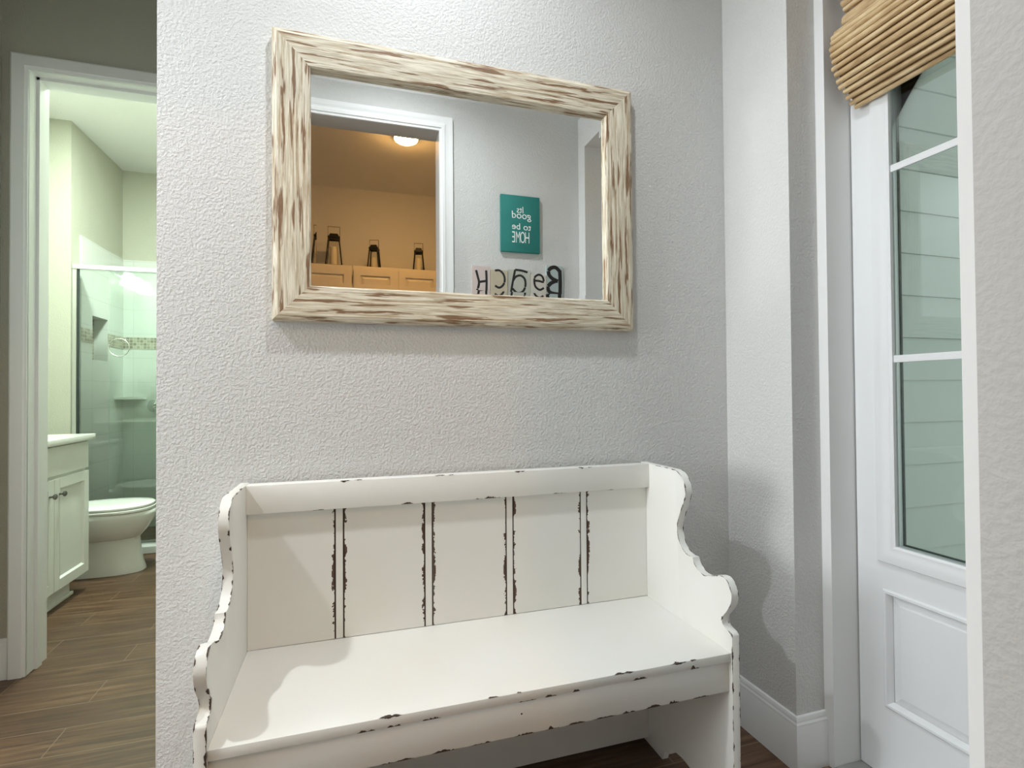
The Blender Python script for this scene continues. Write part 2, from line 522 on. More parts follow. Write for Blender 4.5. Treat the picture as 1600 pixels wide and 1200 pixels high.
# baseboards
BB = [(0, 0), (0.0135, 0), (0.0135, 0.124), (0.0115, 0.130), (0.0115, 0.137), (0.0085, 0.143), (0.0085, 0.150), (0.0055, 0.157), (0.0, 0.159)]
b = BM(); sweep(b, BB, [(XL0, W, 0), (X1, W, 0), (X1, RY1, 0), (1.352, RY1, 0)], (0, 0, 1), 1)
struct('baseboard_right', b, M_TRIM, 'tall white baseboard turning into the front door recess', 'baseboard', smooth=25)
b = BM(); sweep(b, BB, [(OX1 + 0.074, YO, 0), (X1, YO, 0), (X1, RY0, 0)], (0, 0, 1), -1)
struct('baseboard_front', b, M_TRIM, 'white baseboard below the teal sign wall', 'baseboard', smooth=25)
b = BM(); sweep(b, BB, [(XHL, 2.555, 0), (XHL, YF, 0), (-1.302, YF, 0)], (0, 0, 1), 1)
struct('baseboard_left', b, M_TRIM, 'white baseboard beside the bathroom door casing', 'baseboard', smooth=25)

# ------------------------------------------------------------------ front door
XD = 1.450
DY0, DY1, DTOP = 0.375, 1.215, 2.45
b = BM()
box(b, 1.352, 1.50, 1.200, RY1, 0.0, RZ)                      # jamb, hinge side
box(b, 1.352, 1.50, RY0, 0.375, 0.0, RZ)
box(b, 1.352, 1.50, 0.375, 1.200, DTOP + 0.004, RZ)
struct('trim_9', b, M_TRIM, 'white front door frame inside the recess', 'door frame')
b = BM(); box(b, 1.30, 1.50, 0.376, 1.199, 0.0, 0.010, bev=0.003)
struct('trim_10', b, M_THRESH, 'grey metal threshold below the front door', 'threshold')

door = bpy.data.objects.new('door_1', None); COL.objects.link(door); door.location = (XD, 0.79, 0.0)
tag(door, 'white front door with tall green tinted glass panel', 'door', kind='structure')
def dobj(name, bm, mat, smooth=None):
    o = obj(name, bm, mat, None, smooth)
    o.parent = door; o.matrix_parent_inverse = Matrix.Translation(door.location).inverted()
    return o
d0, d1 = 0.379, 1.196
GY0, GY1, GZ0, GZ1 = 0.500, 1.079, 0.678, 2.30
PY0, PY1, PZ0, PZ1 = 0.462, 1.115, 0.219, 0.545
b = BM()
box(b, XD, XD + 0.032, d0, d1, 0.012, PZ0)
box(b, XD, XD + 0.032, d0, PY0, PZ0, PZ1); box(b, XD, XD + 0.032, PY1, d1, PZ0, PZ1)
box(b, XD, XD + 0.032, d0, d1, PZ1, GZ0)
box(b, XD, XD + 0.032, d0, GY0, GZ0, GZ1); box(b, XD, XD + 0.032, GY1, d1, GZ0, GZ1)
box(b, XD, XD + 0.032, d0, d1, GZ1, DTOP)
dobj('slab', b, M_DOOR)
b = BM(); sweep(b, [(0, 0), (0, 0.004), (0.006, 0.007), (0.016, 0.005), (0.022, 0.007), (0.040, 0.011), (0.050, 0.009), (0.054, 0.0)],
      [(XD, GY0, GZ0), (XD, GY0, GZ1), (XD, GY1, GZ1), (XD, GY1, GZ0)], (-1, 0, 0), 1, True)
gf = dobj('glass_frame', b, M_DOOR, 30)
b = BM(); sweep(b, [(-0.004, 0.002), (0.0, 0.006), (0.006, 0.006), (0.010, 0.0), (0.014, -0.012), (0.004, -0.014), (-0.004, -0.010)],
      [(XD, PY1, PZ0), (XD, PY1, PZ1), (XD, PY0, PZ1), (XD, PY0, PZ0)], (-1, 0, 0), 1, True)
dobj('panel_moulding', b, M_DOOR, 30)
b = BM()
box(b, XD + 0.014, XD + 0.034, PY0, PY1, PZ0, PZ1)
r0 = [(XD + 0.014, PY0 + 0.012, PZ0 + 0.012), (XD + 0.014, PY1 - 0.012, PZ0 + 0.012), (XD + 0.014, PY1 - 0.012, PZ1 - 0.012), (XD + 0.014, PY0 + 0.012, PZ1 - 0.012)]
r1 = [(XD + 0.004, PY0 + 0.040, PZ0 + 0.040), (XD + 0.004, PY1 - 0.040, PZ0 + 0.040), (XD + 0.004, PY1 - 0.040, PZ1 - 0.034), (XD + 0.004, PY0 + 0.040, PZ1 - 0.034)]
loft(b, [r0, r1])
dobj('raised_panel', b, M_DOOR)
b = BM(); box(b, XD + 0.006, XD + 0.012, GY0 - 0.004, GY1 + 0.004, GZ0 - 0.004, GZ1 + 0.004)
dobj('glass_pane', b, M_DGLASS)
b = BM(); sweep(b, [(0, 0), (0.004, 0), (0.004, 0.006), (0, 0.006)], [(XD + 0.031, GY0, GZ0), (XD + 0.032, GY0, GZ1), (XD + 0.032, GY1, GZ1), (XD + 0.032, GY1, GZ0)], (-1, 0, 0), -1, True)
dobj('glazing_spacer', b, M_GASKET)
for z in (1.202, 1.738, 2.275):
    b = BM(); box(b, XD + 0.001, XD + 0.006, GY0, GY1, z - 0.010, z + 0.010, bev=0.0015)
    dobj('muntin', b, M_DOOR)

# porch outside the glass
b = BM()
z = -0.05
while z < 2.72:
    prism(b, [(1.350, z), (1.344, z), (1.352, z + 0.1495), (1.366, z + 0.1495), (1.366, z)], 'x', 1.56, 3.6)
    z += 0.1500
struct('wall_porch', b, M_SIDING, 'lap siding of the porch seen through the door glass', 'wall')
b = BM(); box(b, 1.5, 4.6, -1.2, 1.40, -0.12, -0.04)
struct('floor_porch', b, M_PORCH, 'concrete porch floor outside the front door', 'floor')
b = BM(); box(b, 1.5, 3.6, -0.2, 1.45, 2.72, 2.80)
struct('ceiling_porch', b, M_SIDING, 'porch ceiling outside the front door', 'ceiling')

# ------------------------------------------------------------------ bamboo shade
sh = thing('bamboo_shade', 'natural bamboo roll shade folded at the top of the front door', 'window shade', (1.40, 0.79, 2.2))
def shpart(name, bm, mat, smooth=60):
    o = obj(name, bm, mat, None, smooth); o.parent = sh; o.matrix_parent_inverse = Matrix.Translation(sh.location).inverted(); return o
arc = [(1.430, 1.955), (1.411, 1.967), (1.390, 1.990), (1.371, 2.014), (1.357, 2.040), (1.347, 2.070), (1.342, 2.096), (1.341, 2.120), (1.349, 2.145), (1.363, 2.163)]
def resample(pts, step):
    P = catmull(pts, 12); out = [P[0]]; acc = 0
    for a, c in zip(P, P[1:]):
        d = math.hypot(c[0] - a[0], c[1] - a[1]); acc += d
        if acc >= step: out.append(c); acc = 0
    return out
def rods(pts, y0, y1, r, step):
    bm = BM()
    for (x, z) in resample(pts, step):
        rr = r * random.uniform(0.86, 1.1)
        e = random.uniform(-0.004, 0.004)
        tube(bm, [(x, y1 + e, z), (x, (y0 + y1) / 2, z + random.uniform(-.0008, .0008)), (x, y0, z)], rr, 8)
    return bm
shpart('lower_fold', rods(arc, 0.395, 1.166, 0.0082, 0.0172), M_BAMBOO)
b = BM()
ins = [(x + 0.007, z + 0.004) for x, z in catmull(arc, 6)]
for (a, c) in zip(ins, ins[1:]):
    vs = [b.verts.new(p) for p in ((a[0], 1.160, a[1]), (c[0], 1.160, c[1]), (c[0], 0.40, c[1]), (a[0], 0.40, a[1]))]
    b.faces.new(vs)
bmesh.ops.remove_doubles(b, verts=b.verts, dist=1e-5)
bmesh.ops.solidify(b, geom=b.faces[:], thickness=0.002)
shpart('backing', b, M_BAMBOOBACK)
back = [(1.4335, 1.958 + 0.0168 * k) for k in range(26)]
b = BM()
for x, z in back: tube(b, [(x, 1.163, z), (x, 0.397, z)], 0.0055, 8)
shpart('rear_layer', b, M_BAMBOO)
b = BM(); tube(b, [(1.398, 1.158, 2.196), (1.398, 0.40, 2.196)], 0.024, 20)
shpart('roll_bar', b, M_BAMBOO)
arc2 = [(1.405, 2.225), (1.382, 2.250), (1.368, 2.285), (1.372, 2.320), (1.395, 2.350), (1.420, 2.385)]
shpart('upper_fold', rods(arc2, 0.395, 1.162, 0.0085, 0.0160), M_BAMBOO)
b = BM(); box(b, 1.385, 1.4490, 0.39, 1.168, 2.400, 2.43, bev=0.003)
shpart('head_rail', b, M_BAMBOO)

# ------------------------------------------------------------------ bench
def chips(bm, path, ins, nrm, clusters, rng, mi=1, lift=0.0004):
    """flakes of missing paint along an edge. path: points; ins/nrm: per-point inward direction and face normal; clusters: (centre, length, width) in metres along the path"""
    P = [Vector(p) for p in path]
    I_ = [Vector(v) for v in ins]; N_ = [Vector(v) for v in nrm]
    cum = [0.0]
    for a, c in zip(P, P[1:]): cum.append(cum[-1] + (c - a).length)
    def at(d):
        d = min(max(d, 0.0), cum[-1] - 1e-6)
        k = 0
        while cum[k + 1] < d: k += 1
        t = (d - cum[k]) / max(cum[k + 1] - cum[k], 1e-9)
        return P[k].lerp(P[k + 1], t), I_[k].lerp(I_[k + 1], t).normalized(), N_[k].lerp(N_[k + 1], t).normalized()
    for c, L, w in clusters:
        a0, a1 = max(c - L / 2, 0.0), min(c + L / 2, cum[-1])
        if a1 - a0 < 0.002: continue
        n = max(4, int((a1 - a0) / 0.0013)); walk = 0.55; prev = None
        for k in range(n + 1):
            t = k / n
            walk = min(1.0, max(0.12, walk + rng.uniform(-0.33, 0.33)))
            env = min(1.0, 3.5 * min(t, 1 - t) + 0.05)
            p, q, m = at(a0 + (a1 - a0) * t)
            v0 = bm.verts.new(p + m * lift); v1 = bm.verts.new(p + q * (w * walk * env) + m * lift)
            if prev:
                f = bm.faces.new([prev[0], v0, v1, prev[1]]); f.material_index = mi
            prev = (v0, v1)
def edge_chips(bm, a, c, dirs, clusters, rng):
    """straight edge a-c; dirs: list of (inward, normal, width factor)"""
    for q, m, f in dirs:
        chips(bm, [a, c], [q, q], [m, m], [(x + rng.uniform(-.004, .004), L * rng.uniform(.7, 1.05), w * f) for x, L, w in clusters], rng)
BXL, BXR, BT = -0.2555, 0.8955, 0.0212
bench = thing('wooden_bench', 'distressed cream wooden bench with scalloped sides below the mirror', 'bench', (0.32, 1.29, 0.0))
def bpart(name, bm, mat, smooth=35):
    o = obj(name, bm, mat, None, smooth); o.parent = bench; o.matrix_parent_inverse = Matrix.Translation(bench.location).inverted(); return o
c1 = [(1.3100, .8885), (1.2875, .8805), (1.2700, .8635), (1.2615, .8430), (1.2625, .8205), (1.2750, .7910), (1.2910, .7605), (1.3000, .7344), (1.3010, .7120), (1.2940, .6900), (1.2800, .6705), (1.2560, .6590), (1.2300, .6588)]
c2 = [(1.2287, .6495), (1.2150, .6345), (1.1950, .6275), (1.1750, .6263), (1.1480, .6360), (1.1200, .6452), (1.0985, .6430), (1.0850, .6290), (1.0787, .6095), (1.0825, .5880), (1.0950, .5670), (1.1105, .5480), (1.1165, .5340), (1.1130, .5250), (1.1015, .5205), (1.0840, .5160), (1.0785, .5085)]
prof = [(1.496, .8875)] + catmull(c1, 4) + catmull(c2, 4)
prof += [(1.0780, 0.0), (1.185, 0.0)]
prof += catmull([(1.188, 0.012), (1.205, 0.045), (1.240, 0.064), (1.285, 0.071), (1.325, 0.066), (1.350, 0.056)], 3)
prof += [(1.352, 0.042), (1.380, 0.034), (1.392, 0.0), (1.496, 0.0)]
rng = random.Random(11)
def pnormals(pr):
    out = []
    for k in range(len(pr)):
        a, c = pr[max(k - 1, 0)], pr[min(k + 1, len(pr) - 1)]
        d = Vector((c[0] - a[0], c[1] - a[1])).normalized()
        out.append((d.y, -d.x))
    return out
nfront = 1 + 4 * (len(c1) - 1) + 1 + 4 * (len(c2) - 1) + 1 + 1
pf = prof[:nfront]; pn = pnormals(pf)
plen = sum(math.hypot(c[0] - a[0], c[1] - a[1]) for a, c in zip(pf, pf[1:]))
for x, facing in ((BXL - BT, 1), (BXR, -1)):
    b = BM(); prism(b, prof, 'x', x, x + BT, bev=0.0014)
    xi = x + BT if facing > 0 else x                    # inner face
    xo = x if facing > 0 else x + BT
    def clus(step0, step1, l0, l1, w0, w1, start=0.10):
        out = []; d = start
        while d < plen - 0.01:
            L = rng.uniform(l0, l1); out.append((d, L, rng.uniform(w0, w1))); d += L / 2 + rng.uniform(step0, step1)
        return out
    k = 1.0 if facing > 0 else 0.75
    A = clus(0.012, 0.045, 0.012, 0.045, 0.0022, 0.0050 * k)
    chips(b, [(xi, y, z) for y, z in pf], [(0, -n[0], -n[1]) for n in pn], [(facing, 0, 0)] * len(pf), [(d, L, w * 0.75) for d, L, w in A], rng)
    chips(b, [(xi, y, z) for y, z in pf], [(-facing, 0, 0)] * len(pf), [(0, n[0], n[1]) for n in pn], A, rng)
    B = clus(0.012, 0.060, 0.010, 0.040, 0.0018, 0.0042 * k)
    chips(b, [(xo, y, z) for y, z in pf], [(facing, 0, 0)] * len(pf), [(0, n[0], n[1]) for n in pn], B, rng)
    bpart('side_panel', b, [M_BENCH, M_BROWN])
Lb = BXR - BXL
def fr(px0, px1, xs):
    """clusters from fractions of the length"""
    return [(f * Lb, L, w) for f, L, w in xs]
FW_, UP_, DN_, BK_ = (0, -1, 0), (0, 0, 1), (0, 0, -1), (0, 1, 0)
b = BM(); box(b, BXL, BXR, 1.0825, 1.466, 0.446, 0.467, bev=0.0015, seg=2)
top = fr(0, 1, [(0.285, 0.060, 0.007), (0.470, 0.030, 0.006), (0.520, 0.012, 0.004), (0.740, 0.055, 0.007), (0.870, 0.045, 0.008), (0.905, 0.02, 0.005)])
edge_chips(b, (BXL, 1.0825, 0.467), (BXR, 1.0825, 0.467), [(BK_, UP_, 1.0), (DN_, FW_, 0.45)], top, rng)
bot = fr(0, 1, [(0.245, 0.050, 0.006), (0.290, 0.030, 0.007), (0.355, 0.045, 0.010), (0.535, 0.045, 0.006), (0.585, 0.034, 0.005), (0.640, 0.022, 0.006), (0.775, 0.050, 0.005), (0.905, 0.026, 0.011)])
edge_chips(b, (BXL, 1.0825, 0.446), (BXR, 1.0825, 0.446), [(UP_, FW_, 1.0)], bot, rng)
bpart('seat', b, [M_BENCH, M_BROWN])
b = BM(); box(b, BXL, BXR, 1.447, 1.484, 0.814, 0.8868, bev=0.0012)
edge_chips(b, (BXL, 1.447, 0.8868), (BXR, 1.447, 0.8868), [(BK_, UP_, 1.6), (DN_, FW_, 0.7)],
           fr(0, 1, [(0.205, 0.030, 0.006), (0.235, 0.022, 0.004), (0.425, 0.030, 0.005), (0.455, 0.016, 0.006), (0.628, 0.036, 0.006), (0.800, 0.022, 0.006), (0.825, 0.014, 0.006)]), rng)
edge_chips(b, (BXL, 1.447, 0.814), (BXR, 1.447, 0.814), [(UP_, FW_, 1.0)],
           fr(0, 1, [(0.145, 0.032, 0.004), (0.345, 0.034, 0.005), (0.520, 0.020, 0.003), (0.555, 0.052, 0.007), (0.735, 0.048, 0.004), (0.880, 0.030, 0.003)]), rng)
bpart('back_rail', b, [M_BENCH, M_BROWN])
b = BM(); box(b, BXL, BXR, 1.0915, 1.110, 0.3685, 0.446, bev=0.0010)
edge_chips(b, (BXL, 1.0915, 0.3685), (BXR, 1.0915, 0.3685), [(UP_, FW_, 1.0)],
           fr(0, 1, [(0.10, 0.05, 0.004), (0.30, 0.09, 0.004), (0.385, 0.08, 0.005), (0.445, 0.05, 0.006), (0.530, 0.06, 0.007), (0.592, 0.04, 0.009), (0.64, 0.05, 0.004), (0.70, 0.06, 0.003), (0.76, 0.05, 0.006), (0.815, 0.05, 0.006), (0.866, 0.035, 0.011), (0.93, 0.05, 0.003)]), rng)
lathe(b, [(0.0, 0.0), (0.0022, -0.0003), (0.0, -0.0006)], 8, (0.352, 1.0915, 0.415), 'y', mi=1)
bpart('apron', b, [M_BENCH, M_BROWN])
b = BM()
box(b, BXL, BXR, 1.4690, 1.484, 0.4672, 0.8139, mi=1)
xs = [BXL + 0.0002]
for k in range(4):
    c = GROOVE_0 + k * GROOVE_PER
    xs += [c - GROOVE_H, c - GROOVE_H + 0.0040, c + GROOVE_H - 0.0040, c + GROOVE_H]
xs.append(BXR - 0.0002)
for i in range(0, len(xs), 2):
    box(b, xs[i], xs[i + 1], 1.465, 1.4692, 0.4675, 0.8137, bev=0.0006, seg=1)
bpart('back_panel', b, [M_BENCHB, M_BROWN])
b = BM(); box(b, BXL, BXR, 1.466, 1.484, 0.021, 0.4458, bev=0.001)
bpart('lower_back_panel', b, M_BENCH)

# ------------------------------------------------------------------ mirror
mx0, mx1, mz0, mz1 = -0.1995, 0.8672, 1.3108, 2.0872
FW = 0.0945
mir = thing('wall_mirror', 'rectangular wall mirror in whitewashed streaked wood frame above bench', 'mirror', ((mx0 + mx1) / 2, W, mz0))
mprof = [(0.0, 0.0), (0.0, 0.027), (0.004, 0.0315), (0.014, 0.036), (0.050, 0.0355), (0.0905, 0.032), (0.0945, 0.0285), (0.0945, 0.0)]
def rail(L):
    """mitred frame rail, local x along the length, local y inwards, local z off the wall"""
    bm = BM()
    ringA = [(u, u, v) for u, v in mprof]
    rings = []
    nseg = 24
    for k in range(nseg + 1):
        t = k / nseg
        rings.append([(u + (L - 2 * u) * t, u, v) for u, v in mprof])
    return loft(bm, rings)
def frail(L, M):
    o = obj('frame_rail', rail(L), M_FRAME)
    o.parent = mir
    o.matrix_world = M
    o.matrix_parent_inverse = Matrix.Identity(4)
    o.matrix_basis = Matrix.Translation(mir.location).inverted() @ M
def basis(o, ex, ey, ez):
    m = Matrix.Identity(4)
    for i, v in enumerate((ex, ey, ez)):
        for r in range(3): m[r][i] = v[r]
    for r in range(3): m[r][3] = o[r]
    return m
Lx, Lz = mx1 - mx0, mz1 - mz0
yw = W - 0.0005
frail(Lx, basis((mx0, yw, mz0), (1, 0, 0), (0, 0, 1), (0, -1, 0)))            # bottom
frail(Lx, basis((mx1, yw, mz1), (-1, 0, 0), (0, 0, -1), (0, -1, 0)))          # top
frail(Lz, basis((mx0, yw, mz1), (0, 0, -1), (1, 0, 0), (0, -1, 0)))           # left
frail(Lz, basis((mx1, yw, mz0), (0, 0, 1), (-1, 0, 0), (0, -1, 0)))           # right
# glass with a bevelled border
gx0, gx1, gz0, gz1 = mx0 + FW - 0.004, mx1 - FW + 0.004, mz0 + FW - 0.004, mz1 - FW + 0.004
YM = W - 0.0135
b = BM()
bw = 0.0185; dy = bw * math.tan(math.radians(1.0))
o4 = [(gx0, YM - dy, gz0), (gx1, YM - dy, gz0), (gx1, YM - dy, gz1), (gx0, YM - dy, gz1)]
i4 = [(gx0 + bw, YM, gz0 + bw), (gx1 - bw, YM, gz0 + bw), (gx1 - bw, YM, gz1 - bw), (gx0 + bw, YM, gz1 - bw)]
k4 = [(x, YM + 0.005, z) for x, y, z in o4]
VO = [b.verts.new(p) for p in o4]; VI = [b.verts.new(p) for p in i4]; VK = [b.verts.new(p) for p in k4]
b.faces.new(VI); b.faces.new(list(reversed(VK)))
for i in range(4):
    j = (i + 1) % 4
    b.faces.new([VO[i], VO[j], VI[j], VI[i]]); b.faces.new([VO[j], VO[i], VK[i], VK[j]])
o = obj('mirror_glass', b, M_MIRROR); o.parent = mir; o.matrix_parent_inverse = Matrix.Translation(mir.location).inverted()

# ------------------------------------------------------------------ text helper
def text_bm(body, size, offset=0.0, extrude=0.001, shear=0.0, sx=1.0, spacing=1.0):
    cu = bpy.data.curves.new('lettering_curve', 'FONT')
    cu.body = body; cu.size = size; cu.offset = offset; cu.extrude = extrude; cu.shear = shear
    cu.align_x = 'CENTER'; cu.align_y = 'CENTER'; cu.space_character = spacing; cu.space_line = 0.85
    to = bpy.data.objects.new('lettering_curve', cu); COL.objects.link(to)
    dg = bpy.context.evaluated_depsgraph_get()
    me = bpy.data.meshes.new_from_object(to.evaluated_get(dg))
    bm = bmesh.new(); bm.from_mesh(me)
    bpy.data.objects.remove(to); bpy.data.curves.remove(cu); bpy.data.meshes.remove(me)
    xs = [v.co.x for v in bm.verts]; ys = [v.co.y for v in bm.verts]
    cx, cy = (min(xs) + max(xs)) / 2, (min(ys) + max(ys)) / 2
    for v in bm.verts: v.co.x = (v.co.x - cx) * sx; v.co.y -= cy
    return bm
def to_wall(bm, x, y, z, rot=0.0):
    """letters read by someone facing -y: local x -> -X, local y -> Z, local z -> +Y"""
    c, s = math.cos(rot), math.sin(rot)
    for v in bm.verts:
        u, w, d = v.co
        u, w = u * c - w * s, u * s + w * c
        v.co = (x - u, y + d, z + w)
    return bm
def merge(dst, src):
    me = bpy.data.meshes.new('merge_tmp'); src.to_mesh(me); src.free(); dst.from_mesh(me); bpy.data.meshes.remove(me)

# teal sign
sx0, sx1, sz0, sz1 = 0.776, 1.002, 1.883, 2.196
sg = thing('canvas_sign', 'small teal canvas sign with white handwriting on the opposite wall', 'sign', ((sx0 + sx1) / 2, YO, sz0))
def gpart(root, name, bm, mat, smooth=None):
    o = obj(name, bm, mat, None, smooth); o.parent = root; o.matrix_parent_inverse = Matrix.Translation(root.location).inverted(); return o
b = BM(); box(b, sx0, sx1, YO, YO + 0.020, sz0, sz1, bev=0.003)
gpart(sg, 'canvas', b, M_TEAL, 40)
b = BM()
cx = (sx0 + sx1) / 2
for body, h, z, dx, kx, off in (("Its", 0.052, 2.117, 0.002, 0.85, 0.0), ('good', 0.056, 2.081, -0.006, 1.0, 0.0), ('to be', 0.050, 2.024, -0.006, 1.05, 0.0)):
    gpart(sg, 'lettering_line', to_wall(text_bm(body, h, off, 0.0006, 0.06, kx), cx + dx * -1, YO + 0.0203, z, 0.03), M_WHITEINK)
b = BM()
for i, (ch, wd) in enumerate((('H', 0.46), ('O', 0.42), ('M', 0.42), ('E', 0.46))):
    merge(b, to_wall(text_bm(ch, 0.090, -0.0005, 0.0006, 0, wd), cx + 0.038 - i * 0.0265, YO + 0.0203, 1.965, 0.0))
gpart(sg, 'lettering_line', b, M_WHITEINK)

# BEACH word sign: five joined boards
bs = thing('word_sign', 'row of five pale boards spelling BEACH below the teal sign', 'sign', (0.88, YO, 1.58))
def stroke(bm, pts, r, yface, closed=False, smooth=True):
    P = catmull([(x, z) for x, z in pts], 5) if smooth and len(pts) > 2 else pts
    t = BM(); tube(t, [(x, 0.0, z) for x, z in P], r, 10, closed=closed)
    for v in t.verts: v.co.y = yface + max(v.co.y, -0.0002) * 0.12
    merge(bm, t)
boards = [('B', 1.040, 1.141, 1.823, S(176, 190, 190), 0.0112, [[(1.122, 1.785), (1.124, 1.72), (1.122, 1.645)], [(1.126, 1.775), (1.095, 1.800), (1.062, 1.790), (1.055, 1.762), (1.075, 1.737), (1.110, 1.722)], [(1.105, 1.727), (1.066, 1.708), (1.050, 1.682), (1.066, 1.656), (1.120, 1.648)]]),
          ('e', 0.949, 1.040, 1.765, S(206, 200, 190), 0.0062, [[(0.968, 1.718), (0.995, 1.717), (1.022, 1.714), (1.016, 1.742), (0.994, 1.752), (0.972, 1.738), (0.968, 1.712), (0.975, 1.684), (1.000, 1.668), (1.024, 1.680)]]),
          ('a', 0.816, 0.948, 1.788, S(188, 188, 178), 0.0064, [[(0.930, 1.762), (0.895, 1.770), (0.858, 1.772)], [(0.858, 1.772), (0.846, 1.715), (0.832, 1.640)], [(0.846, 1.712), (0.862, 1.734), (0.890, 1.742), (0.914, 1.722), (0.916, 1.682), (0.898, 1.652), (0.868, 1.646), (0.842, 1.668)]]),
          ('c', 0.719, 0.815, 1.779, S(192, 180, 158), 0.0060, [[(0.742, 1.760), (0.768, 1.762), (0.790, 1.742), (0.797, 1.712), (0.788, 1.684), (0.766, 1.668), (0.742, 1.678)]]),
          ('H', 0.615, 0.718, 1.796, S(208, 192, 188), 0.0065, [[(0.638, 1.757), (0.648, 1.720), (0.654, 1.690), (0.646, 1.655), (0.632, 1.630)], [(0.694, 1.759), (0.696, 1.700), (0.694, 1.630)], [(0.653, 1.694), (0.696, 1.702)]])]
for i, (ch, x0, x1, ztop, col, r, strokes) in enumerate(boards):
    mt = simple('board_' + ch.lower() + '_wash', col, 0.7, var=0.08, vscale=25)
    th = 0.012 + 0.004 * (i % 2)
    b = BM(); box(b, x0 + 0.0005, x1 - 0.0005, YO, YO + th, 1.60 - 0.01 * (i % 2), ztop, bev=0.0015)
    bo = gpart(bs, 'board', b, mt)
    bo['label'] = 'board with a black letter ' + ch
    b = BM()
    for st in strokes: stroke(b, [(x, z + 0.014) for x, z in st], r, YO + th)
    lo = obj('letter', b, M_INK); lo.parent = bo

# ------------------------------------------------------------------ laundry: cabinets, lanterns, lamp
CY = -1.63; CZ0, CZ1 = 1.42, 2.205
def cab(x0, x1, label):
    t = thing('wall_cabinet', label, 'cabinet', ((x0 + x1) / 2, CY, CZ0), 0, 'cabinets on the laundry wall')
    b = BM(); box(b, x0, x1, LBY, CY - 0.02, CZ0, CZ1, bev=0.001)
    gpart(t, 'body', b, M_LCAB)
    n = 2; w = (x1 - x0) / n
    for k in range(n):
        a, c = x0 + k * w + 0.010, x0 + (k + 1) * w - 0.010
        z0, z1 = CZ0 + 0.01, CZ1 - 0.028
        b = BM(); st = 0.055
        y0, y1 = CY - 0.020, CY
        box(b, a, a + st, y0, y1, z0, z1); box(b, c - st, c, y0, y1, z0, z1)
        box(b, a + st, c - st, y0, y1, z0, z0 + st); box(b, a + st, c - st, y0, y1, z1 - st, z1)
        box(b, a + st, c - st, y0, y0 + 0.006, z0 + st, z1 - st)
        q = 0.028
        loft(b, [[(a + st + 0.003, y0 + 0.006, z0 + st + 0.003), (c - st - 0.003, y0 + 0.006, z0 + st + 0.003), (c - st - 0.003, y0 + 0.006, z1 - st - 0.003), (a + st + 0.003, y0 + 0.006, z1 - st - 0.003)],
                 [(a + st + q, y1 - 0.003, z0 + st + q), (c - st - q, y1 - 0.003, z0 + st + q), (c - st - q, y1 - 0.003, z1 - st - q), (a + st + q, y1 - 0.003, z1 - st - q)]])
        gpart(t, 'door', b, M_LCAB)
    return t
cab(0.008, 0.762, 'cream wall cabinet under the two smaller lanterns')
cab(-0.760, 0.000, 'cream wall cabinet under the larger lantern, left in the mirror')

def lantern(name_label, x, y, hb, wb, wt, hh, rot):
    t = thing('lantern', name_label, 'lantern', (x, y, CZ1), rot, 'lanterns on the laundry cabinets')
    b = BM()
    h0, h1 = wb / 2, wt / 2
    for sx in (-1, 1):
        for sy in (-1, 1):
            tube(b, [(sx * h0, sy * h0, 0.0), (sx * h1, sy * h1, hb)], 0.0062, 6)
    for (h, z, s) in ((h0, 0.008, 0.008), (h1, hb - 0.004, 0.007)):
        for k in range(4):
            c = [(-h, -h), (h, -h), (h, h), (-h, h)]
            p, q = c[k], c[(k + 1) % 4]
            tube(b, [(p[0], p[1], z), (q[0], q[1], z)], s, 6)
    box(b, -h0, h0, -h0, h0, 0.0, 0.010)
    obj('frame', b, M_BLACK, t)
    b = BM(); box(b, -h1 - 0.008, h1 + 0.008, -h1 - 0.008, h1 + 0.008, hb, hb + 0.012, bev=0.002)
    loft(b, [[(-h1, -h1, hb + 0.012), (h1, -h1, hb + 0.012), (h1, h1, hb + 0.012), (-h1, h1, hb + 0.012)],
             [(-h1 * .72, -h1 * .72, hb + 0.038), (h1 * .72, -h1 * .72, hb + 0.038), (h1 * .72, h1 * .72, hb + 0.038), (-h1 * .72, h1 * .72, hb + 0.038)]])
    obj('cap', b, M_BLACK, t)
    b = BM(); w = h1 + 0.006
    tube(b, [(-w, 0, hb + 0.004), (-w, 0, hb + hh), (w, 0, hb + hh), (w, 0, hb + 0.004)], 0.0028, 6)
    obj('handle', b, M_BLACK, t)
    b = BM()
    for k in range(4):
        c = [(-1, -1), (1, -1), (1, 1), (-1, 1)]
        p, q = c[k], c[(k + 1) % 4]
        f = 0.93
        vs = [b.verts.new(v) for v in ((p[0] * h0 * f, p[1] * h0 * f, 0.012), (q[0] * h0 * f, q[1] * h0 * f, 0.012), (q[0] * h1 * f, q[1] * h1 * f, hb - 0.002), (p[0] * h1 * f, p[1] * h1 * f, hb - 0.002))]
        b.faces.new(vs)
    obj('glass_panes', b, M_LGLASS, t)
    return t
LY = -1.78
lantern('black metal lantern with wire handle, largest of three on laundry cabinets', -0.147, LY, 0.255, 0.135, 0.086, 0.105, 0.0)
lantern('black metal lantern in the middle of the cabinet top', 0.192, LY, 0.185, 0.098, 0.066, 0.085, 0.25)
lantern('small black metal lantern closest to the doorway casing in the mirror', 0.585, LY, 0.185, 0.098, 0.066, 0.085, 0.12)
